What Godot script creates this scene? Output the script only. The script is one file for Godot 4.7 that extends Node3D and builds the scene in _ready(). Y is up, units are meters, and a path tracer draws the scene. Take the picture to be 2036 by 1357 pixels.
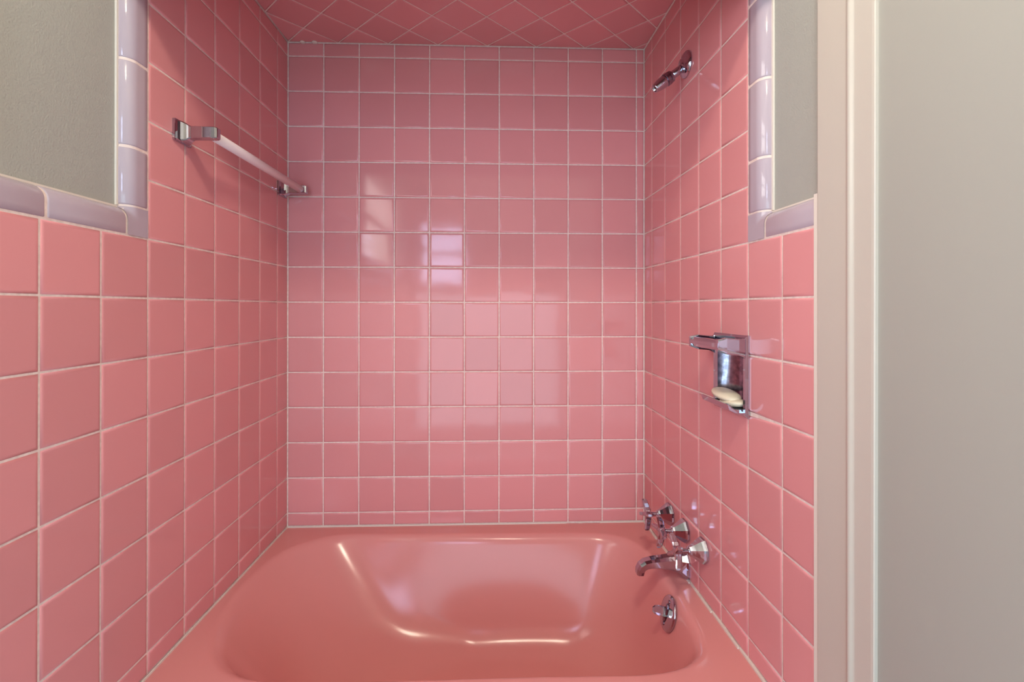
extends Node3D
# A pink tiled tub alcove. Lengths in tile pitches (P) are turned to metres by P; heights in pitches count from the lowest full joint, Y0 above the floor.

const P := 0.1095
const Y0 := 0.424
const W := 10.2266            # back wall, pitches
const AR := 0.0214            # the tap wall splays by this angle
const CEIL := 13.39
const ROOM_H := 2.34
const ZR := 2.40              # window wall behind the camera
const RIM := -0.40
const GAP := 0.0125
const TUB_FRONT := 6.45

var rng := RandomNumberGenerator.new()
var tile_cache := {}
var mats := {}


func _ready() -> void:
	rng.seed = 20481
	setup_view()
	make_materials()
	build_walls()
	build_ceiling()
	build_room()
	build_tub()
	build_towel_bar()
	build_shower()
	build_soap_dish()
	build_taps()
	build_spout()
	build_overflow()


# ---------------------------------------------------------------- view and light
func setup_view() -> void:
	var cam := Camera3D.new()
	cam.name = "camera"
	cam.projection = Camera3D.PROJECTION_FRUSTUM
	cam.near = 0.05
	cam.far = 50.0
	cam.size = 1357.0 / 982.17 * cam.near
	cam.frustum_offset = Vector2(0.0, -(678.5 - 611.245) / 982.17 * cam.near)
	add_child(cam)
	cam.position = V(5.8325, 5.8392, 14.2493)
	cam.basis = Basis.from_euler(Vector3(0.001427, -0.037863, 0.000669))
	cam.current = true

	var e := Environment.new()
	e.background_mode = Environment.BG_SKY
	var sky := Sky.new()
	var sm := ProceduralSkyMaterial.new()
	sm.sky_top_color = Color(0.42, 0.58, 0.86)
	sm.sky_horizon_color = Color(0.80, 0.87, 0.95)
	sm.ground_bottom_color = Color(0.35, 0.36, 0.34)
	sm.ground_horizon_color = Color(0.72, 0.76, 0.80)
	sky.sky_material = sm
	e.sky = sky
	e.tonemap_mode = Environment.TONE_MAPPER_LINEAR
	e.tonemap_exposure = 1.08
	e.sdfgi_enabled = true
	e.ssao_enabled = true
	e.ssil_enabled = true
	var we := WorldEnvironment.new()
	we.name = "environment"
	we.environment = e
	add_child(we)

	# daylight in the small and side windows; the wide low one is added fill
	daylight("window_daylight", Vector3(0.245, 1.475, ZR + 0.04), Vector2(0.33, 0.47), Color(0.80, 0.85, 1.0), 0.62)
	daylight("wide_fill_light", Vector3(0.60, 0.645, ZR + 0.04), Vector2(1.12, 1.07), Color(0.80, 0.94, 1.0), 1.35)
	daylight("side_window_daylight", Vector3(-0.06, 1.56, 1.44), Vector2(0.96, 0.48), Color(1.0, 0.98, 0.94), 0.85, -PI / 2)


func daylight(called: String, at: Vector3, size: Vector2, color: Color, energy: float, turn := 0.0) -> void:
	var day := AreaLight3D.new()
	day.name = called
	day.area_size = size
	day.light_color = color
	day.light_energy = energy
	day.area_normalize_energy = true
	day.area_range = 12.0
	day.shadow_enabled = true
	add_child(day)
	day.position = at
	day.rotation.y = turn


# ---------------------------------------------------------------- helpers
func V(x: float, y: float, z: float) -> Vector3:
	return Vector3(x * P, Y0 + y * P, z * P)


func lin(r: int, g: int, b: int) -> Color:
	return Color8(r, g, b)


func plain(c: Color, rough: float, spec := 0.5, metal := 0.0) -> StandardMaterial3D:
	var m := StandardMaterial3D.new()
	m.albedo_color = c
	m.roughness = rough
	m.metallic_specular = spec
	m.metallic = metal
	return m


func noise_tex(freq: float, oct: int, size: int, seed_: int, normal := false, strength := 4.0) -> NoiseTexture2D:
	var n := FastNoiseLite.new()
	n.seed = seed_
	n.frequency = freq
	n.fractal_octaves = oct
	n.noise_type = FastNoiseLite.TYPE_SIMPLEX_SMOOTH
	var t := NoiseTexture2D.new()
	t.width = size
	t.height = size
	t.seamless = true
	t.noise = n
	t.as_normal_map = normal
	t.bump_strength = strength
	return t


func make_materials() -> void:
	var wavy := noise_tex(0.006, 2, 512, 7, true, 1.6)
	for i in 4:
		var k: float = [1.0, 0.985, 1.012, 0.97][i]
		var m := plain(Color(0.882 * k, 0.600 * k, 0.616 * k), 0.085, 0.43)
		m.normal_enabled = true
		m.normal_texture = wavy
		m.normal_scale = 0.10
		m.uv1_triplanar = true
		m.uv1_world_triplanar = true
		m.uv1_scale = Vector3(4, 4, 4)
		mats["tile%d" % i] = m
	var grain := noise_tex(0.05, 3, 256, 3)
	var ramp := Gradient.new()
	ramp.set_color(0, Color(0.88, 0.80, 0.78))
	ramp.set_color(1, Color(0.97, 0.91, 0.89))
	grain.color_ramp = ramp
	var gm := plain(Color.WHITE, 0.85, 0.3)
	gm.albedo_texture = grain
	gm.uv1_triplanar = true
	gm.uv1_world_triplanar = true
	gm.uv1_scale = Vector3(6, 6, 6)
	mats.grout = gm
	mats.caulk = plain(Color(0.90, 0.87, 0.835), 0.55, 0.4)
	mats.mauve = plain(Color(0.722, 0.668, 0.722), 0.09)
	mats.mauve1 = plain(Color(0.737, 0.684, 0.735), 0.09)
	# painted plaster with the stipple of a roller
	var pl := plain(Color(0.675, 0.682, 0.662), 0.62, 0.35)
	pl.heightmap_enabled = true
	pl.heightmap_texture = noise_tex(0.07, 3, 512, 12)
	pl.heightmap_scale = 0.045
	pl.uv1_triplanar = true
	pl.uv1_world_triplanar = true
	pl.uv1_scale = Vector3(6.5, 6.5, 6.5)
	mats.plaster = pl
	mats.smooth_paint = plain(Color(0.655, 0.650, 0.625), 0.5, 0.4)
	mats.trim_paint = plain(Color(0.78, 0.755, 0.72), 0.32, 0.5)
	mats.white = plain(Color(0.88, 0.88, 0.86), 0.5, 0.4)
	mats.enamel = plain(Color(0.862, 0.585, 0.580), 0.15, 0.40)
	mats.chrome = plain(Color(0.735, 0.735, 0.785), 0.05, 0.5, 1.0)
	var stain := noise_tex(0.03, 4, 256, 21)
	var sr := Gradient.new()
	sr.set_color(0, Color(0.40, 0.38, 0.44))
	sr.set_color(1, Color(0.74, 0.71, 0.78))
	stain.color_ramp = sr
	var dull := plain(Color.WHITE, 0.16, 0.5, 1.0)
	dull.albedo_texture = stain
	dull.uv1_triplanar = true
	dull.uv1_scale = Vector3(9, 9, 9)
	mats.dull_chrome = dull
	mats.rod = plain(Color(0.92, 0.86, 0.87), 0.34, 0.5)
	mats.soap = plain(Color(0.91, 0.87, 0.78), 0.45, 0.4)
	mats.dark = plain(Color(0.10, 0.09, 0.09), 0.5)
	mats.floor = plain(Color(0.60, 0.57, 0.54), 0.35)
	var glass := plain(Color(0.9, 0.95, 1.0, 0.08), 0.02)
	glass.transparency = BaseMaterial3D.TRANSPARENCY_ALPHA
	mats.glass = glass
	var glow := plain(Color(1.0, 0.95, 0.86), 0.4)
	glow.emission_enabled = true
	glow.emission = Color(1.0, 0.86, 0.68)
	glow.emission_energy_multiplier = 2.0
	mats.glow = glow


func mi(called: String, mesh: Mesh, mat: Material, parent: Node = self) -> MeshInstance3D:
	var o := MeshInstance3D.new()
	o.name = called
	o.mesh = mesh
	o.material_override = mat
	o.cast_shadow = GeometryInstance3D.SHADOW_CASTING_SETTING_ON
	parent.add_child(o, true)
	return o


func node(called: String, at: Vector3, label := "", category := "", group := "") -> Node3D:
	var o := Node3D.new()
	o.name = called
	add_child(o, true)
	o.position = at
	tag(o, label, category, group)
	return o


func tag(o: Node, label := "", category := "", group := "", kind := "") -> void:
	if label: o.set_meta("label", label)
	if category: o.set_meta("category", category)
	if group: o.set_meta("group", group)
	if kind: o.set_meta("kind", kind)


func quad(st: SurfaceTool, a: Vector3, b: Vector3, c: Vector3, d: Vector3) -> void:
	for v: Vector3 in [a, c, b, a, d, c]:   # a b c d counter-clockwise seen from outside
		st.add_vertex(v)


func box(st: SurfaceTool, lo: Vector3, hi: Vector3) -> void:
	var a := Vector3(lo.x, lo.y, lo.z)
	var b := Vector3(hi.x, lo.y, lo.z)
	var c := Vector3(hi.x, hi.y, lo.z)
	var d := Vector3(lo.x, hi.y, lo.z)
	var e := Vector3(lo.x, lo.y, hi.z)
	var f := Vector3(hi.x, lo.y, hi.z)
	var g := Vector3(hi.x, hi.y, hi.z)
	var h := Vector3(lo.x, hi.y, hi.z)
	quad(st, e, f, g, h)
	quad(st, b, a, d, c)
	quad(st, a, e, h, d)
	quad(st, f, b, c, g)
	quad(st, h, g, c, d)
	quad(st, a, b, f, e)


func begin(smooth := false) -> SurfaceTool:
	var st := SurfaceTool.new()
	st.begin(Mesh.PRIMITIVE_TRIANGLES)
	st.set_smooth_group(0 if smooth else -1)
	return st


func done(st: SurfaceTool) -> ArrayMesh:
	st.generate_normals()
	return st.commit()


# a surface through rings of equally many points, ends closed
func loft(st: SurfaceTool, rings: Array, cap0 := true, cap1 := true) -> void:
	for i in rings.size() - 1:
		var a: PackedVector3Array = rings[i]
		var b: PackedVector3Array = rings[i + 1]
		var n := a.size()
		for j in n:
			var k := (j + 1) % n
			quad(st, a[j], a[k], b[k], b[j])
	if cap0: fan(st, rings[0], true)
	if cap1: fan(st, rings[rings.size() - 1], false)


func fan(st: SurfaceTool, r: PackedVector3Array, back: bool) -> void:
	var c := Vector3.ZERO
	for v in r: c += v
	c /= r.size()
	for j in r.size():
		var k := (j + 1) % r.size()
		if back:
			st.add_vertex(c); st.add_vertex(r[j]); st.add_vertex(r[k])
		else:
			st.add_vertex(c); st.add_vertex(r[k]); st.add_vertex(r[j])


# ring of n points about c in the plane of ax, ay (in pitches, given out in metres)
func ring(c: Vector3, ax: Vector3, ay: Vector3, n: int, turn := 0.0) -> PackedVector3Array:
	var r := PackedVector3Array()
	for i in n:
		var t := TAU * i / n + turn
		r.append((c + ax * cos(t) + ay * sin(t)) * P)
	return r


# chamfered rectangle, eight points
func oct(c: Vector3, ax: Vector3, ay: Vector3, ch := 0.3) -> PackedVector3Array:
	var r := PackedVector3Array()
	var k := 1.0 - ch
	for q in [[1, -k], [1, k], [k, 1], [-k, 1], [-1, k], [-1, -k], [-k, -1], [k, -1]]:
		r.append((c + ax * q[0] + ay * q[1]) * P)
	return r


# body of revolution about local +z: profile of (radius, height)
func lathe(st: SurfaceTool, prof: Array, n := 32, turn := 0.0, cap0 := true, cap1 := true) -> void:
	var rings := []
	for q in prof:
		rings.append(ring(Vector3(0, 0, q[1]), Vector3(q[0], 0, 0), Vector3(0, q[0], 0), n, turn))
	loft(st, rings, cap0, cap1)


# fixtures: local z points into the room, y up
func on_right(s: float, y: float, off := 0.0) -> Transform3D:
	var ez := Vector3(-cos(AR), 0, sin(AR))
	var ex := Vector3(sin(AR), 0, cos(AR))
	return Transform3D(Basis(ex, Vector3.UP, ez), V(W, y, 0) + (ex * s + ez * off) * P)


func on_left(s: float, y: float, off := 0.0) -> Transform3D:
	return Transform3D(Basis(Vector3(0, 0, -1), Vector3.UP, Vector3(1, 0, 0)), V(off, y, s))


# ---------------------------------------------------------------- tiles
func inset(poly: PackedVector2Array, d: float) -> PackedVector2Array:
	var out := PackedVector2Array()
	var n := poly.size()
	for i in n:
		var p0 := poly[(i + n - 1) % n]
		var p1 := poly[i]
		var p2 := poly[(i + 1) % n]
		var e1 := (p1 - p0).normalized()
		var e2 := (p2 - p1).normalized()
		var n1 := Vector2(-e1.y, e1.x)
		var n2 := Vector2(-e2.y, e2.x)
		out.append(p1 + (n1 + n2) * (d / maxf(0.25, 1.0 + n1.dot(n2))))
	return out


func area2(p: PackedVector2Array) -> float:
	var a := 0.0
	for i in p.size():
		a += p[i].cross(p[(i + 1) % p.size()])
	return a / 2.0


# a glazed tile with eased edges; poly counter-clockwise in pitches about the origin, its face at z = 0
func tile_mesh(poly: PackedVector2Array) -> ArrayMesh:
	var key := ""
	for p in poly: key += "%d,%d;" % [roundi(p.x * 500), roundi(p.y * 500)]
	if tile_cache.has(key):
		return tile_cache[key]
	var steps := [[0.0, -0.035, 0.98], [0.0, -0.016, 0.86], [0.010, -0.006, 0.6], [0.030, -0.001, 0.22], [0.052, 0.0, 0.0]]
	var pos := PackedVector3Array()
	var nor := PackedVector3Array()
	var idx := PackedInt32Array()
	var n := poly.size()
	for s in steps:
		var r := inset(poly, s[0])
		for i in n:
			var e1 := (poly[i] - poly[(i + n - 1) % n]).normalized()
			var e2 := (poly[(i + 1) % n] - poly[i]).normalized()
			var o := (Vector2(e1.y, -e1.x) + Vector2(e2.y, -e2.x)).normalized()
			pos.append(Vector3(r[i].x, r[i].y, s[1]) * P)
			nor.append(Vector3(o.x * s[2], o.y * s[2], sqrt(1.0 - s[2] * s[2])).normalized())
	for k in steps.size() - 1:
		for i in n:
			var j := (i + 1) % n
			idx.append_array([k * n + i, k * n + n + j, k * n + j, k * n + i, k * n + n + i, k * n + n + j])
	var top := inset(poly, 0.052)
	var tri := Geometry2D.triangulate_polygon(top)
	var base := (steps.size() - 1) * n
	for t in range(0, tri.size(), 3):
		var a := tri[t]
		var b := tri[t + 1]
		var c := tri[t + 2]
		if (top[b] - top[a]).cross(top[c] - top[a]) > 0.0:
			idx.append_array([base + a, base + c, base + b])
		else:
			idx.append_array([base + a, base + b, base + c])
	var arr := []
	arr.resize(Mesh.ARRAY_MAX)
	arr[Mesh.ARRAY_VERTEX] = pos
	arr[Mesh.ARRAY_NORMAL] = nor
	arr[Mesh.ARRAY_INDEX] = idx
	var m := ArrayMesh.new()
	m.add_surface_from_arrays(Mesh.PRIMITIVE_TRIANGLES, arr)
	tile_cache[key] = m
	return m


# poly in the wall's own (u, v); basis columns u, v, out of the wall
func lay(parent: Node3D, poly: PackedVector2Array, b: Basis, origin: Vector3, tilt := Vector2.INF) -> void:
	if area2(poly) < 0.0: poly.reverse()
	var clean := PackedVector2Array()
	for i in poly.size():
		if poly[i].distance_to(poly[(i + 1) % poly.size()]) > 0.13: clean.append(poly[i])
	if clean.size() < 3: return
	var p := inset(clean, GAP)
	if area2(p) < 0.006: return
	var c := Vector2.ZERO
	for q in p: c += q
	c /= p.size()
	for i in p.size(): p[i] -= c
	var o := mi("tile", tile_mesh(p), mats["tile%d" % rng.randi_range(0, 3)], parent)
	var t := Vector2(rng.randfn(0.0, 0.0022), rng.randfn(0.0, 0.0022))
	if tilt != Vector2.INF: t = tilt
	var tb := Basis(Vector3(1, 0, 0), t.x) * Basis(Vector3(0, 1, 0), t.y)
	o.transform = Transform3D(b * tb, origin + (b * Vector3(c.x, c.y, 0)) * P)


func cell(u0: float, v0: float, u1: float, v1: float) -> PackedVector2Array:
	return PackedVector2Array([Vector2(u0, v0), Vector2(u1, v0), Vector2(u1, v1), Vector2(u0, v1)])


# ---------------------------------------------------------------- walls
func row_lines() -> Array:
	var r := [RIM + 0.03]
	for j in 14: r.append(float(j))
	r.append(CEIL)
	return r


func slab(called: String, boxes: Array, mat: Material, parent: Node) -> MeshInstance3D:
	var st := begin()
	for q in boxes: box(st, q[0], q[1])
	return mi(called, done(st), mat, parent)


func build_walls() -> void:
	var g := -0.013 * P
	var top := ROOM_H
	var low := Y0 + 7.15 * P
	var zt := 5.80 * P
	var rows := row_lines()

	# back wall
	var back := slab("wall_back", [[Vector3(-0.1, 0, -0.1), Vector3(W * P + 0.1, top, g)]], mats.grout, self)
	tag(back, "pink glazed square tile wall behind the bathtub", "", "", "structure")
	var bb := Basis.IDENTITY
	var cols := []
	for i in 11: cols.append(float(i))
	cols.append(W)
	# the four tiles that stand a little proud of true and catch the window
	var lean := {"4,7": Vector2(0.0, 0.0), "3,7": Vector2(0.002, 0.006), "2,8": Vector2(0.004, 0.010), "4,6": Vector2(-0.004, 0.0), "4,8": Vector2(-0.008, 0.0)}
	for i in cols.size() - 1:
		for j in rows.size() - 1:
			lay(back, cell(cols[i], rows[j], cols[i + 1], rows[j + 1]), bb, Vector3(0, Y0, 0), lean.get("%d,%d" % [i, j], Vector2.INF))

	# wall with the towel bar; tiled to the ceiling round the tub, waist high beyond
	var left := slab("wall_left", [[Vector3(-0.1, 0, g), Vector3(g, top, zt)], [Vector3(-0.1, 0, zt), Vector3(g, low, ZR)]], mats.grout, self)
	tag(left, "pink tile wall carrying the towel bar, grey painted above the wainscot", "", "", "structure")
	var w0 := Vector2(0.96, 1.31)
	var w1 := Vector2(1.92, 1.81)
	var pf := -0.2 * P
	slab("plaster", [[Vector3(-0.1, low, zt), Vector3(pf, top, w0.x)], [Vector3(-0.1, low, w0.x), Vector3(pf, w0.y, w1.x)], [Vector3(-0.1, w1.y, w0.x), Vector3(pf, top, w1.x)], [Vector3(-0.1, low, w1.x), Vector3(pf, top, ZR)]], mats.plaster, left)
	var side_win := Node3D.new()
	side_win.name = "window_2"
	add_child(side_win)
	side_win.position = Vector3(pf, w0.y, w0.x)
	tag(side_win, "white sash window in the grey wall past the towel bar", "", "", "structure")
	var ww := w1.x - w0.x
	var wh := w1.y - w0.y
	slab("window_frame", [[Vector3(0, -0.045, -0.045), Vector3(0.016, wh + 0.045, 0.01)], [Vector3(0, -0.045, ww - 0.01), Vector3(0.016, wh + 0.045, ww + 0.045)], [Vector3(0, -0.045, 0.01), Vector3(0.03, 0.01, ww - 0.01)], [Vector3(0, wh - 0.01, 0.01), Vector3(0.016, wh + 0.045, ww - 0.01)]], mats.trim_paint, side_win)
	slab("meeting_rail", [[Vector3(-0.03, wh * 0.5 - 0.018, 0.0), Vector3(-0.005, wh * 0.5 + 0.018, ww)]], mats.trim_paint, side_win)
	for k in 2:
		slab("window_pane", [[Vector3(-0.062, wh * 0.5 * k, 0), Vector3(-0.058, wh * 0.5 * (k + 1), ww)]], mats.glass, side_win)
	var lb := Basis(Vector3(0, 0, -1), Vector3.UP, Vector3(1, 0, 0))
	var s_lines := [0.0]
	for k in 15: s_lines.append(0.6622 + k)
	for i in s_lines.size() - 1:
		var a: float = s_lines[i]
		var b: float = s_lines[i + 1]
		var down := [-3.85, -3.0, -2.0, -1.0, 0.0] if a > 5.9 else [rows[0], 0.0]
		for j in down.size() - 1:
			lay(left, cell(-b, down[j], -a, down[j + 1]), lb, Vector3(0, Y0, 0))
		for j in range(0, 13):
			if a > 5.5 and j >= 7: continue
			lay(left, cell(-b, j, -a, j + 1), lb, Vector3(0, Y0, 0))
		if a < 5.5:
			lay(left, cell(-b, 13, -a, CEIL), lb, Vector3(0, Y0, 0))
	trims(left, 5.6622, [6.145, 7.57, 8.99, 10.41, 11.83, 13.25, 14.67], [7.485, 8.45, 9.856, 11.26, 12.67, CEIL + 1.2], 1.0)

	# wall with taps and shower; the frame turns with the wall
	var d0 := Vector2(4.50, 3.95)
	var d1 := Vector2(5.66, 5.28)
	var right := slab("wall_right", [
		[Vector3(-g, 0, 0), Vector3(0.1, top, d0.x * P)],
		[Vector3(-g, 0, d0.x * P), Vector3(0.1, Y0 + d0.y * P, d1.x * P)],
		[Vector3(-g, Y0 + d1.y * P, d0.x * P), Vector3(0.1, top, d1.x * P)],
		[Vector3(0.45 * P, Y0 + d0.y * P, d0.x * P), Vector3(0.1, Y0 + d1.y * P, d1.x * P)],
		[Vector3(-g, 0, d1.x * P), Vector3(0.1, top, zt)],
		[Vector3(-g, 0, zt), Vector3(0.1, low, 7.50 * P)]], mats.grout, self)
	right.position = Vector3(W * P, 0, 0)
	right.rotation.y = AR
	tag(right, "pink tile wall carrying the taps, shower and soap dish", "", "", "structure")
	slab("plaster", [[Vector3(0.2 * P, low, zt), Vector3(0.1, top, 7.62 * P)]], mats.plaster, right)
	slab("painted_wall", [[Vector3(0.0, 0, 7.60 * P), Vector3(0.1, top, ZR)]], mats.smooth_paint, right)
	var rb := Basis(Vector3(0, 0, 1), Vector3.UP, Vector3(-1, 0, 0))
	s_lines = [0.0]
	for k in 7: s_lines.append(0.6416 + k)
	s_lines.append(7.42)
	var hole := PackedVector2Array([d0, Vector2(d1.x, d0.y), d1, Vector2(d0.x, d1.y)])
	for i in s_lines.size() - 1:
		var a: float = s_lines[i]
		var b: float = s_lines[i + 1]
		var lines := rows.duplicate()
		if a > 5.9: lines = [-3.85, -3.0, -2.0, -1.0] + range(0, 8)
		elif a > 5.5: lines = [rows[0]] + range(0, 8)
		for j in lines.size() - 1:
			var c := cell(a, lines[j], b, lines[j + 1])
			if a < d1.x and b > d0.x and lines[j] < d1.y and lines[j + 1] > d0.y:
				for q in Geometry2D.clip_polygons(c, hole): lay(right, q, rb, Vector3(0, Y0, 0))
			else:
				lay(right, c, rb, Vector3(0, Y0, 0))
	trims(right, 5.6416, [6.166, 7.42], [7.487, 8.409, 9.751, 11.166, 12.58, CEIL + 1.2], -1.0)

	# caulk closing the cut ends of the tile, and the painted casing beyond
	var cs := begin()
	box(cs, Vector3(-0.02 * P, 0, 7.425 * P), Vector3(0.22 * P, Y0 + 7.45 * P, 7.50 * P))
	mi("caulk_line", done(cs), mats.caulk, right)
	var prof := [[7.50, -0.12], [7.50, 0.02], [7.53, 0.034], [8.06, 0.034], [8.09, 0.040], [8.11, 0.062], [8.135, 0.078], [8.165, 0.080], [8.19, 0.068], [8.215, 0.050], [8.24, 0.048], [8.50, 0.050], [8.535, 0.046], [8.545, 0.034], [8.545, -0.05]]
	var st := begin(true)
	for k in prof.size() - 1:
		st.set_smooth_group(0 if k > 2 and k < 11 else -1)
		var q: Array = prof[k]
		var r: Array = prof[k + 1]
		var a := Vector3(-q[1] * P, 0, (q[0] - 0.03 * float(k > 10)) * P)
		var b := Vector3(-r[1] * P, 0, (r[0] - 0.03 * float(k > 9)) * P)
		var c := Vector3(-r[1] * P, top, (r[0] + 0.03 * float(k > 9)) * P)
		var d := Vector3(-q[1] * P, top, (q[0] + 0.03 * float(k > 10)) * P)
		quad(st, a, b, c, d)
	var board := mi("trim_1", done(st), mats.trim_paint, self)
	board.transform = right.transform
	tag(board, "cream painted moulded casing board beside the tiled tap wall", "", "", "structure")


# bullnose edge tiles: one post up the wall, one rail along it, a piece where they meet. side +1: room on +x
func trims(parent: Node3D, s0: float, rail: Array, post: Array, side: float) -> void:
	var en := Vector3(side, 0, 0)
	var up := Vector3.UP
	var al := Vector3(0, 0, 1)
	var o := Vector3(0, Y0, 0)
	# bedding that shows in the joints
	nose(parent, "grout", mats.grout, o + (al * s0 + up * post[0]) * P, up, al, en, CEIL + 3.0 - post[0], -0.012, 0.0)
	nose(parent, "grout", mats.grout, o + (al * rail[0] + up * 7.0) * P, al, up, en, rail[rail.size() - 1] - rail[0], -0.012, 0.0)
	var k := 0
	for i in post.size() - 1:
		k += 1
		nose(parent, "trim_tile", mats["mauve" if k % 2 else "mauve1"], o + (al * s0 + up * post[i]) * P, up, al, en, post[i + 1] - post[i], 0.0, GAP)
	for i in rail.size() - 1:
		k += 1
		nose(parent, "trim_tile", mats["mauve" if k % 2 else "mauve1"], o + (al * rail[i] + up * 7.0) * P, al, up, en, rail[i + 1] - rail[i], 0.0, GAP)
	# meeting piece: as high as the higher of the two noses
	var a: float = rail[0] - s0
	var b: float = post[0] - 7.0
	for bed in 2:
		var st := begin(true)
		var n := 14
		var e := GAP if bed == 0 else 0.0
		for i in n:
			for j in n:
				var v := []
				for q in [[i, j], [i + 1, j], [i + 1, j + 1], [i, j + 1]]:
					var x := lerpf(e, a - e, float(q[0]) / n)
					var y := lerpf(e, b - e, float(q[1]) / n)
					var h := maxf(drop(x), drop(y)) - 0.014 * bed
					v.append(o + (al * (s0 + x) + up * (7.0 + y) + en * h) * P)
				if side < 0: quad(st, v[0], v[1], v[2], v[3])
				else: quad(st, v[3], v[2], v[1], v[0])
		mi("trim_tile" if bed == 0 else "grout", done(st), mats.mauve if bed == 0 else mats.grout, parent)
	# bead of caulk against the paint
	var cs := begin()
	var h0 := -0.2
	var x0 := minf(h0 * side, (h0 + 0.03) * side) * P
	var x1 := maxf(h0 * side, (h0 + 0.03) * side) * P
	box(cs, Vector3(x0, Y0 + post[0] * P, (s0 + 0.445) * P), Vector3(x1, ROOM_H, (s0 + 0.485) * P))
	box(cs, Vector3(x0, Y0 + 7.445 * P, (s0 + 0.445) * P), Vector3(x1, Y0 + 7.475 * P, rail[rail.size() - 1] * P))
	mi("caulk_line", done(cs), mats.caulk, parent)


func drop(t: float) -> float:
	if t <= 0.25: return 0.0
	var q := minf(t - 0.25, 0.2)
	return -(0.2 - sqrt(maxf(0.0, 0.04 - q * q)))


func nose(parent: Node3D, called: String, mat: Material, o: Vector3, ea: Vector3, et: Vector3, en: Vector3, length: float, off: float, gap: float) -> void:
	var st := begin(true)
	var ts := [gap, gap + 0.02, 0.12, 0.25]
	for i in range(1, 13): ts.append(0.25 + 0.2 * sin(PI / 2 * i / 12.0))
	var as_ := [gap, gap + 0.012, gap + 0.035, length - gap - 0.035, length - gap - 0.012, length - gap]
	var dip := [-0.03, -0.008, 0.0, 0.0, -0.008, -0.03]
	if gap == 0.0:
		as_ = [0.0, length]
		dip = [0.0, 0.0]
	var pts := []
	for i in as_.size():
		var r := []
		for k in ts.size():
			var h := drop(ts[k]) + off
			var e: float = dip[i]
			# the eased ends sink along the nose's own normal
			var ang := 0.0 if ts[k] <= 0.25 else asin(clampf((ts[k] - 0.25) / 0.2, 0.0, 1.0))
			var t: float = ts[k] + (e + off) * sin(ang)
			h = drop(ts[k]) + (e + off) * cos(ang)
			if k == 0 and gap > 0.0: h -= 0.02
			r.append(o + (ea * as_[i] + et * t + en * h) * P)
		pts.append(r)
	var flip := ea.cross(et).dot(en) < 0.0
	for i in as_.size() - 1:
		for k in ts.size() - 1:
			var a: Vector3 = pts[i][k]
			var b: Vector3 = pts[i + 1][k]
			var c: Vector3 = pts[i + 1][k + 1]
			var d: Vector3 = pts[i][k + 1]
			if flip: quad(st, d, c, b, a)
			else: quad(st, a, b, c, d)
	mi(called, done(st), mat, parent)


func build_ceiling() -> void:
	var y := Y0 + CEIL * P
	var front := 6.12
	var st := begin()
	box(st, Vector3(0.0, y + 0.013 * P, 0.0), Vector3((W + 0.14) * P, y + 0.06, front * P))
	var c := mi("ceiling", done(st), mats.grout, self)
	tag(c, "pink tub ceiling with square tiles laid on the diagonal", "", "", "structure")
	var b := Basis(Vector3(1, 0, 0), Vector3(0, 0, 1), Vector3(0, -1, 0))
	var area := PackedVector2Array([Vector2(0, 0), Vector2(W, 0), Vector2(W + AR * front, front), Vector2(0, front)])
	var r2 := sqrt(0.5)
	for i in range(-1, 13):
		for j in range(-6, 10):
			# lattice lines (x+z)/sqrt2 = i, (x-z)/sqrt2 = j
			var q := PackedVector2Array()
			for k in [[i, j], [i + 1, j], [i + 1, j + 1], [i, j + 1]]:
				q.append(Vector2((k[0] + k[1]) * r2, (k[0] - k[1]) * r2))
			if area2(q) < 0: q.reverse()
			for w in Geometry2D.intersect_polygons(q, area):
				lay(c, w, b, Vector3(0, y, 0))
	# lumps of old grout left at the joint with the back wall
	for q in [[0.42, 0.15, 0.07], [0.76, 0.17, 0.07]]:
		var sp := SphereMesh.new()
		sp.radius = 0.5 * q[1] * P
		sp.height = q[2] * P
		sp.radial_segments = 14
		sp.rings = 7
		var o := mi("grout_chip", sp, mats.caulk, c)
		o.position = Vector3(q[0] * P, y - 0.01 * P, 0.03 * P)
	# unseen drop of wall, added to keep light off the upper alcove
	var h := slab("added_wall_header", [[Vector3(0.0, Y0 + 11.35 * P, front * P), Vector3((W + 0.13) * P, ROOM_H, front * P + 0.05)]], mats.plaster, self)
	tag(h, "unseen grey header added at the tub front to shade the upper alcove", "", "", "structure")


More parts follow.
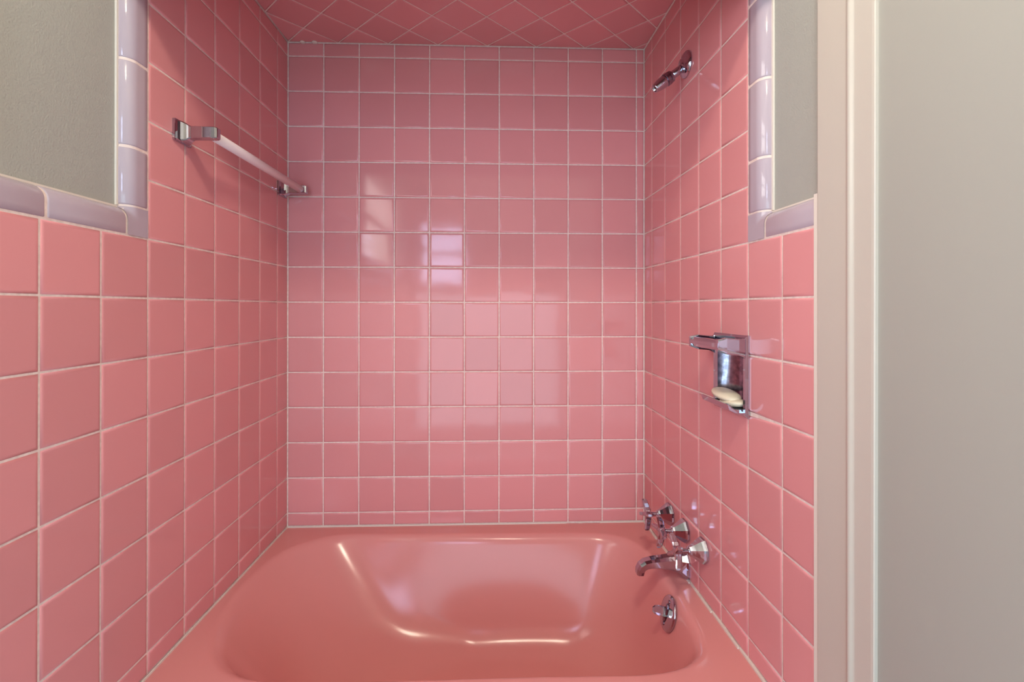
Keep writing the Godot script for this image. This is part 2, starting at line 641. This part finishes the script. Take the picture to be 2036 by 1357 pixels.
func build_room() -> void:
	var f := slab("floor", [[Vector3(-0.1, -0.1, -0.1), Vector3(W * P + 0.2, 0.0, ZR + 0.12)]], mats.floor, self)
	tag(f, "plain bathroom floor in front of the tub", "", "", "structure")
	var c := slab("ceiling_001", [[Vector3(-0.1, ROOM_H, -0.1), Vector3(W * P + 0.2, ROOM_H + 0.1, ZR + 0.12)]], mats.white, self)
	tag(c, "white room ceiling in front of the tub", "", "", "structure")
	var wins := [[0.08, 1.24, 0.41, 1.71, "small white window high in the wall facing the tub"], [0.04, 0.11, 1.16, 1.18, "wide low window added to light the alcove from behind the camera"]]
	var w := slab("wall_front", [[Vector3(-0.1, 0, ZR), Vector3(0.04, ROOM_H, ZR + 0.12)], [Vector3(1.16, 0, ZR), Vector3(W * P + 0.2, ROOM_H, ZR + 0.12)], [Vector3(0.04, 0, ZR), Vector3(1.16, 0.11, ZR + 0.12)], [Vector3(0.04, 1.18, ZR), Vector3(1.16, 1.24, ZR + 0.12)],
		[Vector3(0.04, 1.24, ZR), Vector3(0.08, 1.71, ZR + 0.12)], [Vector3(0.41, 1.24, ZR), Vector3(1.16, 1.71, ZR + 0.12)], [Vector3(0.04, 1.71, ZR), Vector3(1.16, ROOM_H, ZR + 0.12)]], mats.smooth_paint, self)
	tag(w, "grey painted wall facing the tub, with a small window and an added wide one", "", "", "structure")
	for k in 2:
		var q: Array = wins[k]
		var win := Node3D.new()
		win.name = "window_1" if k == 0 else "added_window_3"  # the wide second window is added, for soft light on the alcove
		add_child(win)
		win.position = Vector3(q[0], q[1], ZR)
		tag(win, q[4], "", "", "structure")
		var ww: float = q[2] - q[0]
		var wh: float = q[3] - q[1]
		slab("window_frame", [[Vector3(-0.022, -0.022, -0.015), Vector3(0.012, wh + 0.022, 0.0)], [Vector3(ww - 0.012, -0.022, -0.015), Vector3(ww + 0.022, wh + 0.022, 0.0)], [Vector3(0.012, -0.022, -0.02), Vector3(ww - 0.012, 0.012, 0.0)], [Vector3(0.012, wh - 0.012, -0.015), Vector3(ww - 0.012, wh + 0.022, 0.0)]], mats.trim_paint, win)
		if k == 0: slab("meeting_rail", [[Vector3(0.0, wh * 0.62 - 0.018, 0.005), Vector3(ww, wh * 0.62 + 0.018, 0.03)]], mats.trim_paint, win)
		slab("window_pane", [[Vector3(0.0, 0.0, 0.06), Vector3(ww, wh, 0.064)]], mats.glass, win)
	# ceiling lamp
	var l := node("ceiling_lamp", Vector3(0.66, ROOM_H, 1.56), "round opal glass ceiling lamp lit warm, in front of the tub", "lamp")
	var st := begin(true)
	lathe(st, [[1.15, 0.0], [1.15, 0.20], [1.0, 0.24]], 40)
	var base := mi("lamp_base", done(st), mats.chrome, l)
	base.rotation.x = PI / 2
	st = begin(true)
	lathe(st, [[1.0, 0.22], [1.05, 0.4], [1.0, 0.7], [0.82, 0.98], [0.5, 1.16], [0.2, 1.22], [0.02, 1.23]], 40)
	var shade := mi("lamp_shade", done(st), mats.glow, l)
	shade.rotation.x = PI / 2
	var om := OmniLight3D.new()
	om.name = "bulb_glow"
	om.light_color = Color(1.0, 0.95, 0.85)
	om.light_energy = 0.88
	om.light_size = 0.10
	om.omni_range = 12.0
	om.omni_attenuation = 2.0
	om.shadow_enabled = true
	l.add_child(om)
	om.position = Vector3(0, -0.075, 0)


# ---------------------------------------------------------------- bathtub
const LIP := [[1.70, 0.45], [1.19, 0.58], [0.46, 1.20], [0.22, 1.88], [0.13, 2.87], [0.17, 3.54], [0.30, 4.24], [0.60, 5.03], [0.91, 5.43], [1.24, 5.69], [1.64, 5.84], [2.4, 5.93], [4.74, 5.97], [7.43, 5.99], [8.50, 5.99], [8.97, 5.93], [9.40, 5.78], [9.67, 5.56], [9.85, 5.24], [9.92, 4.78], [9.95, 4.18], [9.95, 3.35], [9.86, 1.83], [9.72, 1.30], [9.48, 0.92], [8.91, 0.66], [8.0, 0.58], [6.10, 0.55], [3.33, 0.50]]
const TC := Vector2(5.1, 3.25)
const TN := 160
var lip_r := PackedFloat32Array()


func lip_at(theta: float) -> Vector2:
	if lip_r.is_empty():
		var ang := []
		for q in LIP:
			var v := Vector2(q[0], q[1]) - TC
			ang.append([fposmod(v.angle(), TAU), v])
		ang.sort_custom(func(a, b): return a[0] < b[0])
		var n := 320
		for i in n:
			var t := TAU * i / n
			var k := 0
			while k < ang.size() and ang[k][0] <= t: k += 1
			var a: Vector2 = ang[(k - 1 + ang.size()) % ang.size()][1]
			var b: Vector2 = ang[k % ang.size()][1]
			var d := Vector2.from_angle(t)
			# where the ray crosses the segment
			var e := b - a
			lip_r.append(absf(a.cross(e) / d.cross(e)))
		for pass_ in 6:
			var c := lip_r.duplicate()
			for i in n: lip_r[i] = (c[(i + n - 1) % n] + 2.0 * c[i] + c[(i + 1) % n]) / 4.0
	var f := fposmod(theta, TAU) / TAU * 320.0
	var i0 := int(f) % 320
	return TC + Vector2.from_angle(theta) * lerpf(lip_r[i0], lip_r[(i0 + 1) % 320], f - floorf(f))


func tub_floor_at(theta: float) -> Vector2:
	var c := Vector2(5.65, 3.40)
	var h := Vector2(3.45, 1.78)
	var d := Vector2.from_angle(theta)
	var e := lerpf(2.6, 2.0 if d.x < 0.0 else 3.0, smoothstep(0.0, 0.5, absf(d.x)))
	var r := pow(pow(absf(d.x) / h.x, e) + pow(absf(d.y) / h.y, e), -1.0 / e)
	return c + d * r


# points down the inside of the tub at one bearing, from the lip to the floor, in pitches (x, height, z)
func tub_section(theta: float) -> Array:
	var o := lip_at(theta)
	var f := tub_floor_at(theta)
	var dir := (f - o).normalized()
	var dist := (f - o).length()
	var depth := 2.45
	var c1 := Vector2(0.16, 0.0)
	var c2 := Vector2(dist, depth)
	var wall := (c2 - c1).normalized()
	var out := []
	var p := [Vector2(-0.10, 0.0), Vector2(0.0, 0.0)]
	for i in 9: p.append(bez(Vector2(0.0, 0.0), c1, c1 + wall * 0.24, (i + 1) / 9.0))
	var ease := 0.62 + 0.75 * smoothstep(0.55, 0.95, absf(dir.x))     # the ends run out softer than the long sides
	for i in 4: p.append((c1 + wall * 0.24).lerp(c2 - wall * ease, (i + 1) / 5.0))
	for i in 12: p.append(bez(c2 - wall * ease, c2, c2 + Vector2(ease * 0.9, 0.03), i / 11.0))
	for q: Vector2 in p:
		var h := o + dir * q.x
		out.append(Vector3(h.x, RIM - q.y, h.y))
	return out


func bez(a: Vector2, b: Vector2, c: Vector2, t: float) -> Vector2:
	return a.lerp(b, t).lerp(b.lerp(c, t), t)


func build_tub() -> void:
	var t := node("bathtub", Vector3(W * P / 2, 0, TUB_FRONT * P / 2), "glossy pink built-in bathtub with wide rounded rim below the tiles", "bathtub")
	var at := t.position
	var st := begin(true)
	var rings := []
	var secs := []
	for i in TN: secs.append(tub_section(TAU * i / TN))
	var m: int = secs[0].size()
	# outer edge of the rim, matched by bearing, the nearest bearing drawn to each corner
	var e := 0.012
	var edge := PackedVector2Array()
	for i in TN:
		var d := Vector2.from_angle(TAU * i / TN)
		var k := 1e9
		if d.x < -1e-6: k = minf(k, (e - TC.x) / d.x)
		if d.x > 1e-6: k = minf(k, (W - e - TC.x + AR * (TC.y + 0.0)) / (d.x - AR * d.y))
		if d.y < -1e-6: k = minf(k, (e - TC.y) / d.y)
		if d.y > 1e-6: k = minf(k, (TUB_FRONT - TC.y) / d.y)
		edge.append(TC + d * k)
	for c in [Vector2(e, e), Vector2(W - e, e), Vector2(W - e + AR * TUB_FRONT, TUB_FRONT), Vector2(e, TUB_FRONT)]:
		var best := 0
		for i in TN:
			if edge[i].distance_to(c) < edge[best].distance_to(c): best = i
		edge[best] = c
	var lo := PackedVector3Array()
	var r0 := PackedVector3Array()
	var r1 := PackedVector3Array()
	for i in TN:
		var front: bool = edge[i].y > TUB_FRONT - 0.001
		lo.append(V(edge[i].x, 0, edge[i].y + (0.06 if front else 0.0)) * Vector3(1, 0, 1) - at)
		r0.append(V(edge[i].x, RIM - 0.10, edge[i].y + (0.06 if front else 0.0)) - at)
		r1.append(V(edge[i].x, RIM, edge[i].y) - at)
	rings = [lo, r0, r1]
	for k in m:
		var r := PackedVector3Array()
		for i in TN:
			var q: Vector3 = secs[i][k]
			r.append(V(q.x, q.y, q.z) - at)
		rings.append(r)
	for k in rings.size() - 1:
		st.set_smooth_group(-1 if k < 2 else 0)
		var a: PackedVector3Array = rings[k]
		var b: PackedVector3Array = rings[k + 1]
		for j in TN:
			var n := (j + 1) % TN
			quad(st, a[n], a[j], b[j], b[n])
	fan(st, rings[rings.size() - 1], true)
	mi("basin", done(st), mats.enamel, t)
	# drain
	st = begin(true)
	lathe(st, [[0.28, 0.0], [0.28, 0.02], [0.22, 0.035], [0.2, 0.01], [0.02, 0.0]], 28)
	var dr := mi("drain", done(st), mats.chrome, t)
	dr.rotation.x = -PI / 2
	dr.position = V(8.1, RIM - 2.475, 3.4) - at
	# caulk where tub meets tile
	var cs := begin()
	var y := Y0 + RIM * P
	var b := 0.022 * P
	box(cs, Vector3(b, y, 0), Vector3(7.95 * P, y + b * 1.5, b))
	box(cs, Vector3(8.30 * P, y, 0), Vector3(8.42 * P, y + b * 1.5, b))
	box(cs, Vector3(8.92 * P, y, 0), Vector3(W * P, y + b * 1.5, b))
	box(cs, Vector3(0, y, 0), Vector3(b, y + b * 1.5, TUB_FRONT * P))
	for k in 6:
		var z0 := TUB_FRONT * k / 6.0
		var z1 := TUB_FRONT * (k + 1) / 6.0
		box(cs, Vector3((W + AR * z0) * P - b, y, z0 * P), Vector3((W + AR * z1) * P, y + b * 1.5, z1 * P))
	var ck := mi("trim_2", done(cs), mats.caulk, self)
	tag(ck, "cream caulk line between the tub rim and the tiles", "", "", "structure")


# ---------------------------------------------------------------- chrome
func build_towel_bar() -> void:
	var t := node("towel_bar", V(0, 9.1, 2.6), "pale towel rod between two chrome brackets on the pink wall", "towel bar")
	for s in [4.80, 0.415]:
		var st := begin()
		var rings := []
		for q in [[0.0, 0.25, 0.20], [0.045, 0.25, 0.20]]:
			rings.append(oct(Vector3(0, 0, q[1 - 1]), Vector3(q[1], 0, 0), Vector3(0, q[2], 0), 0.06))
		loft(st, rings)
		var pl := mi("mounting_plate", done(st), mats.chrome, t)
		var x := on_left(s, 9.1)
		x.origin -= t.position
		pl.transform = x
		st = begin()
		rings = []
		for q in [[0.045, 0.235, 0.19], [0.06, 0.195, 0.188], [0.085, 0.155, 0.182], [0.12, 0.12, 0.172], [0.16, 0.098, 0.15], [0.19, 0.09, 0.125], [0.23, 0.085, 0.11], [0.60, 0.085, 0.108], [0.655, 0.08, 0.106], [0.69, 0.062, 0.095], [0.70, 0.045, 0.08]]:
			rings.append(oct(Vector3(0, 0, q[0]), Vector3(q[1], 0, 0), Vector3(0, q[2], 0), 0.12))
		loft(st, rings)
		mi("bracket_arm", done(st), mats.chrome, pl)
	var st2 := begin(true)
	var o := -t.position / P + Vector3(0, Y0 / P, 0)
	loft(st2, [ring(Vector3(0.53, 9.1, 0.42) + o, Vector3(0.097, 0, 0), Vector3(0, 0.097, 0), 24), ring(Vector3(0.53, 9.1, 4.80) + o, Vector3(0.097, 0, 0), Vector3(0, 0.097, 0), 24)])
	tag(mi("rod", done(st2), mats.rod, t), "pale satin rod")


func build_shower() -> void:
	var x := on_right(3.02, 11.46)
	var t := node("shower_head", x.origin, "small chrome shower head and arm high on the tap wall", "shower head")
	t.basis = x.basis
	var st := begin(true)
	lathe(st, [[0.30, 0.0], [0.305, 0.02], [0.29, 0.055], [0.235, 0.095], [0.165, 0.125], [0.12, 0.14], [0.11, 0.16]], 40)
	mi("flange", done(st), mats.chrome, t)
	var d := Vector2(0.79, -0.61).normalized()       # (off, up)
	var ax := Vector3(0, d.y, d.x)
	var up := Vector3(0, d.x, -d.y)
	var sd := Vector3(1, 0, 0)
	var tube := func(called: String, prof: Array, mat: Material, n: int, smooth: bool, parent: Node) -> MeshInstance3D:
		var s := begin(smooth)
		var rings := []
		for q in prof: rings.append(ring(Vector3(0, -0.02, 0.03) + ax * q[1], sd * q[0], up * q[0], n))
		loft(s, rings)
		return mi(called, done(s), mat, parent)
	tube.call("arm", [[0.092, 0.0], [0.092, 0.47]], mats.chrome, 24, true, t)
	tube.call("collar", [[0.10, 0.42], [0.135, 0.43], [0.142, 0.50], [0.134, 0.505], [0.148, 0.515], [0.148, 0.59], [0.135, 0.60]], mats.dull_chrome, 28, false, t)
	var nz: MeshInstance3D = tube.call("nozzle", [[0.134, 0.60], [0.138, 0.66], [0.132, 0.74], [0.117, 0.82], [0.096, 0.90], [0.085, 0.93], [0.072, 0.925], [0.070, 0.86]], mats.chrome, 28, true, t)
	tube.call("outlet", [[0.070, 0.875], [0.02, 0.88]], mats.dark, 20, true, nz)


func build_soap_dish() -> void:
	var x := on_right(5.075, 4.615)
	var t := node("soap_dish", x.origin, "recessed chrome soap dish with grab bar set in the tap wall", "soap dish")
	t.basis = x.basis
	var rect := func(x0: float, y0: float, x1: float, y1: float, z: float) -> PackedVector3Array:
		return PackedVector3Array([Vector3(x0, y0, z) * P, Vector3(x1, y0, z) * P, Vector3(x1, y1, z) * P, Vector3(x0, y1, z) * P])
	var st := begin()
	loft(st, [rect.call(-0.64, -0.735, 0.64, 0.735, 0.0), rect.call(-0.64, -0.735, 0.64, 0.735, 0.025), rect.call(-0.60, -0.695, 0.60, 0.695, 0.065), rect.call(-0.53, -0.63, 0.53, 0.62, 0.065), rect.call(-0.50, -0.60, 0.50, 0.59, 0.03)], false, false)
	mi("frame", done(st), mats.chrome, t)
	st = begin(true)
	# hollow with a rounded back
	var rings := []
	for i in 9:
		var a := PI * i / 8.0
		var z := 0.03 - 0.36 * pow(sin(a), 0.6)
		var u := -0.50 * cos(a)
		rings.append([Vector3(u, -0.60, z) * P, Vector3(u, 0.59, z) * P])
	for i in 8:
		quad(st, rings[i][0], rings[i + 1][0], rings[i + 1][1], rings[i][1])
	st.set_smooth_group(-1)
	for k in 2:
		for i in range(0, 8):
			var c := Vector3(0, -0.60 if k == 0 else 0.59, 0.03) * P
			if k == 0:
				st.add_vertex(c); st.add_vertex(rings[i][k]); st.add_vertex(rings[i + 1][k])
			else:
				st.add_vertex(c); st.add_vertex(rings[i + 1][k]); st.add_vertex(rings[i][k])
	tag(mi("hollow", done(st), mats.dull_chrome, t), "stained chrome hollow")
	# tray lip
	st = begin()
	var sec := [[0.03, -0.66], [0.20, -0.65], [0.30, -0.60], [0.335, -0.50], [0.305, -0.495], [0.265, -0.57], [0.19, -0.60], [0.03, -0.605]]
	var ends := []
	for u in [-0.57, 0.50]:
		var r := PackedVector3Array()
		for q in sec: r.append(Vector3(u, q[1], q[0]) * P)
		ends.append(r)
	loft(st, ends)
	mi("tray_lip", done(st), mats.chrome, t)
	# grab bar on two arms
	st = begin()
	loft(st, [ring(Vector3(-0.60, 0.56, 0.47), Vector3(0, 0.10, 0), Vector3(0, 0, 0.10), 8, PI / 8), ring(Vector3(0.60, 0.56, 0.47), Vector3(0, 0.10, 0), Vector3(0, 0, 0.10), 8, PI / 8)])
	var bar := mi("grab_bar", done(st), mats.chrome, t)
	for u in [-0.58, 0.57]:
		st = begin()
		loft(st, [oct(Vector3(u, 0.50, 0.03), Vector3(0.03, 0, 0), Vector3(0, 0.20, 0), 0.1), oct(Vector3(u, 0.51, 0.09), Vector3(0.045, 0, 0), Vector3(0, 0.165, 0), 0.1), oct(Vector3(u, 0.53, 0.18), Vector3(0.05, 0, 0), Vector3(0, 0.145, 0), 0.1), oct(Vector3(u, 0.55, 0.40), Vector3(0.05, 0, 0), Vector3(0, 0.145, 0), 0.1), oct(Vector3(u, 0.56, 0.56), Vector3(0.04, 0, 0), Vector3(0, 0.10, 0), 0.3)])
		mi("bar_arm", done(st), mats.chrome, bar)
	# two worn soaps
	var k := 0
	for q in [[5.16, 4.075, 0.02, 0.36, 0.075, 0.20, 0.10], [4.98, 4.19, 0.06, 0.40, 0.085, 0.22, -0.12]]:
		var sx := on_right(q[0], q[1], q[2])
		var so := node("soap_bar", sx.origin, ["lower worn cream soap lying in the chrome tray", "upper worn cream soap resting on another soap"][k], "soap", "soaps in the chrome dish")
		so.basis = sx.basis * Basis(Vector3(0, 0, 1), q[6])
		var s2 := begin(true)
		var rr := []
		for i in 13:
			var a := -PI / 2 + PI * i / 12.0
			var c := pow(maxf(cos(a), 0.0001), 0.55)
			rr.append(PackedVector3Array())
			for j in 28:
				var b := TAU * j / 28.0
				rr[i].append(Vector3(q[3] * c * cos(b), q[4] * (sin(a) - 0.18 * c * c * maxf(sin(a), 0.0)), -q[5] * c * sin(b)) * P)
		loft(s2, rr, false, false)
		mi("soap", done(s2), mats.soap, so)
		k += 1


func build_taps() -> void:
	var s := [2.05, 2.98, 3.915]
	var turn := [0.32, 0.02, 0.60]
	var labels := ["chrome cross-handle tap closest to the tiled corner", "middle one of three chrome cross-handle taps", "chrome cross-handle tap farthest from the tiled corner"]
	for k in 3:
		var x := on_right(s[k], 0.69)
		var t := node("tub_tap", x.origin, labels[k], "tap", "chrome taps over the tub")
		t.basis = x.basis
		var st := begin()
		lathe(st, [[0.255, 0.0], [0.272, 0.025], [0.266, 0.06], [0.245, 0.105], [0.205, 0.165], [0.155, 0.235], [0.115, 0.295], [0.10, 0.335], [0.08, 0.345]], 8, PI / 8)
		mi("escutcheon", done(st), mats.chrome, t)
		st = begin(true)
		lathe(st, [[0.085, 0.33], [0.085, 0.36], [0.055, 0.37], [0.055, 0.54]], 24)
		mi("stem", done(st), mats.chrome, t)
		st = begin(true)
		lathe(st, [[0.07, 0.51], [0.095, 0.53], [0.095, 0.63], [0.07, 0.655], [0.01, 0.66]], 24)
		var hub := mi("handle", done(st), mats.chrome, t)
		for i in 4:
			var a: float = turn[k] + PI / 2 * i
			var rd := Vector3(cos(a), sin(a), 0)
			var tg := Vector3(-sin(a), cos(a), 0)
			st = begin()
			var rings := []
			for q in [[0.04, 0.0, 0.075, 0.070], [0.10, 0.0, 0.050, 0.070], [0.17, 0.010, 0.042, 0.070], [0.26, 0.030, 0.042, 0.066], [0.335, 0.052, 0.040, 0.058], [0.365, 0.062, 0.026, 0.040]]:
				rings.append(oct(rd * q[0] + Vector3(0, 0, 0.585 + q[1]), tg * q[2], Vector3(0, 0, q[3]), 0.35))
			loft(st, rings)
			mi("handle_arm", done(st), mats.chrome, hub)


func build_spout() -> void:
	var x := on_right(2.96, -0.11)
	var t := node("tub_spout", x.origin, "chrome bath spout on the wall below the three taps", "spout")
	t.basis = x.basis
	var st := begin()
	var rings := []
	# (off, up, half height, half width, bearing down)
	for q in [[0.0, 0.0, 0.29, 0.25, 0.0], [0.03, 0.0, 0.29, 0.25, 0.0], [0.07, 0.01, 0.26, 0.225, 0.0], [0.15, 0.04, 0.21, 0.19, 0.0], [0.28, 0.07, 0.17, 0.165, -0.02], [0.45, 0.085, 0.14, 0.155, -0.03], [0.65, 0.085, 0.118, 0.148, 0.0], [0.83, 0.075, 0.105, 0.142, 0.10], [0.95, 0.050, 0.103, 0.140, 0.38], [1.03, 0.0, 0.100, 0.136, 0.80], [1.07, -0.07, 0.095, 0.130, 1.25], [1.08, -0.13, 0.090, 0.122, 1.5], [1.08, -0.17, 0.086, 0.115, 1.57]]:
		var u := Vector3(0, cos(q[4]), sin(q[4]))
		rings.append(oct(Vector3(0, q[1], q[0]), Vector3(q[3], 0, 0), u * q[2], 0.42))
	loft(st, rings)
	var b := mi("spout_body", done(st), mats.chrome, t)
	st = begin(true)
	lathe(st, [[0.065, 0.0], [0.065, 0.012], [0.05, 0.014], [0.045, 0.002]], 20)
	var o := mi("outlet", done(st), mats.dull_chrome, b)
	o.position = Vector3(0, -0.17, 1.08) * P
	o.rotation.x = PI / 2


func build_overflow() -> void:
	var theta := (Vector2(9.9, 3.62) - TC).angle()
	var sec := tub_section(theta)
	var best := 0
	for i in sec.size():
		if absf(sec[i].y - (RIM - 0.46)) < absf(sec[best].y - (RIM - 0.46)): best = i
	var q: Vector3 = sec[best]
	var down: Vector3 = (sec[best + 1] - sec[best - 1]).normalized()
	var side: Vector3 = (tub_section(theta + 0.02)[best] - tub_section(theta - 0.02)[best]).normalized()
	var n := side.cross(down).normalized()
	if n.x > 0: n = -n
	var ex := (-down).cross(n).normalized()
	var t := node("overflow_plate", V(q.x, q.y, q.z) + n * 0.002, "round chrome overflow plate with trip lever inside the tub", "overflow plate")
	t.basis = Basis(ex, -down, n)
	var st := begin(true)
	lathe(st, [[0.36, 0.0], [0.365, 0.03], [0.345, 0.055], [0.30, 0.066], [0.02, 0.072]], 40)
	mi("plate", done(st), mats.chrome, t)
	st = begin(true)
	loft(st, [oct(Vector3(0, 0.0, 0.06), Vector3(0.06, 0, 0), Vector3(0, 0.19, 0), 0.5), oct(Vector3(0, 0.0, 0.095), Vector3(0.055, 0, 0), Vector3(0, 0.18, 0), 0.5)])
	var sl := mi("lever_slot", done(st), mats.dull_chrome, t)
	st = begin()
	var rings := []
	for k in [[0.07, 0.02, 0.095], [0.14, 0.018, 0.10], [0.24, 0.015, 0.10], [0.33, 0.013, 0.085], [0.38, 0.010, 0.045]]:
		rings.append(oct(Vector3(0, 0.02 - k[0] * 0.05, k[0]), Vector3(k[2] * 0.62, -k[2] * 0.78, 0), Vector3(k[1] * 0.78, k[1] * 0.62, 0), 0.4))
	loft(st, rings)
	mi("trip_lever", done(st), mats.chrome, t)
	for v in [0.235, -0.235]:
		st = begin(true)
		lathe(st, [[0.04, 0.06], [0.04, 0.078], [0.02, 0.085]], 16)
		var sc := mi("screw", done(st), mats.dull_chrome, t)
		sc.position = Vector3(0, v, 0) * P
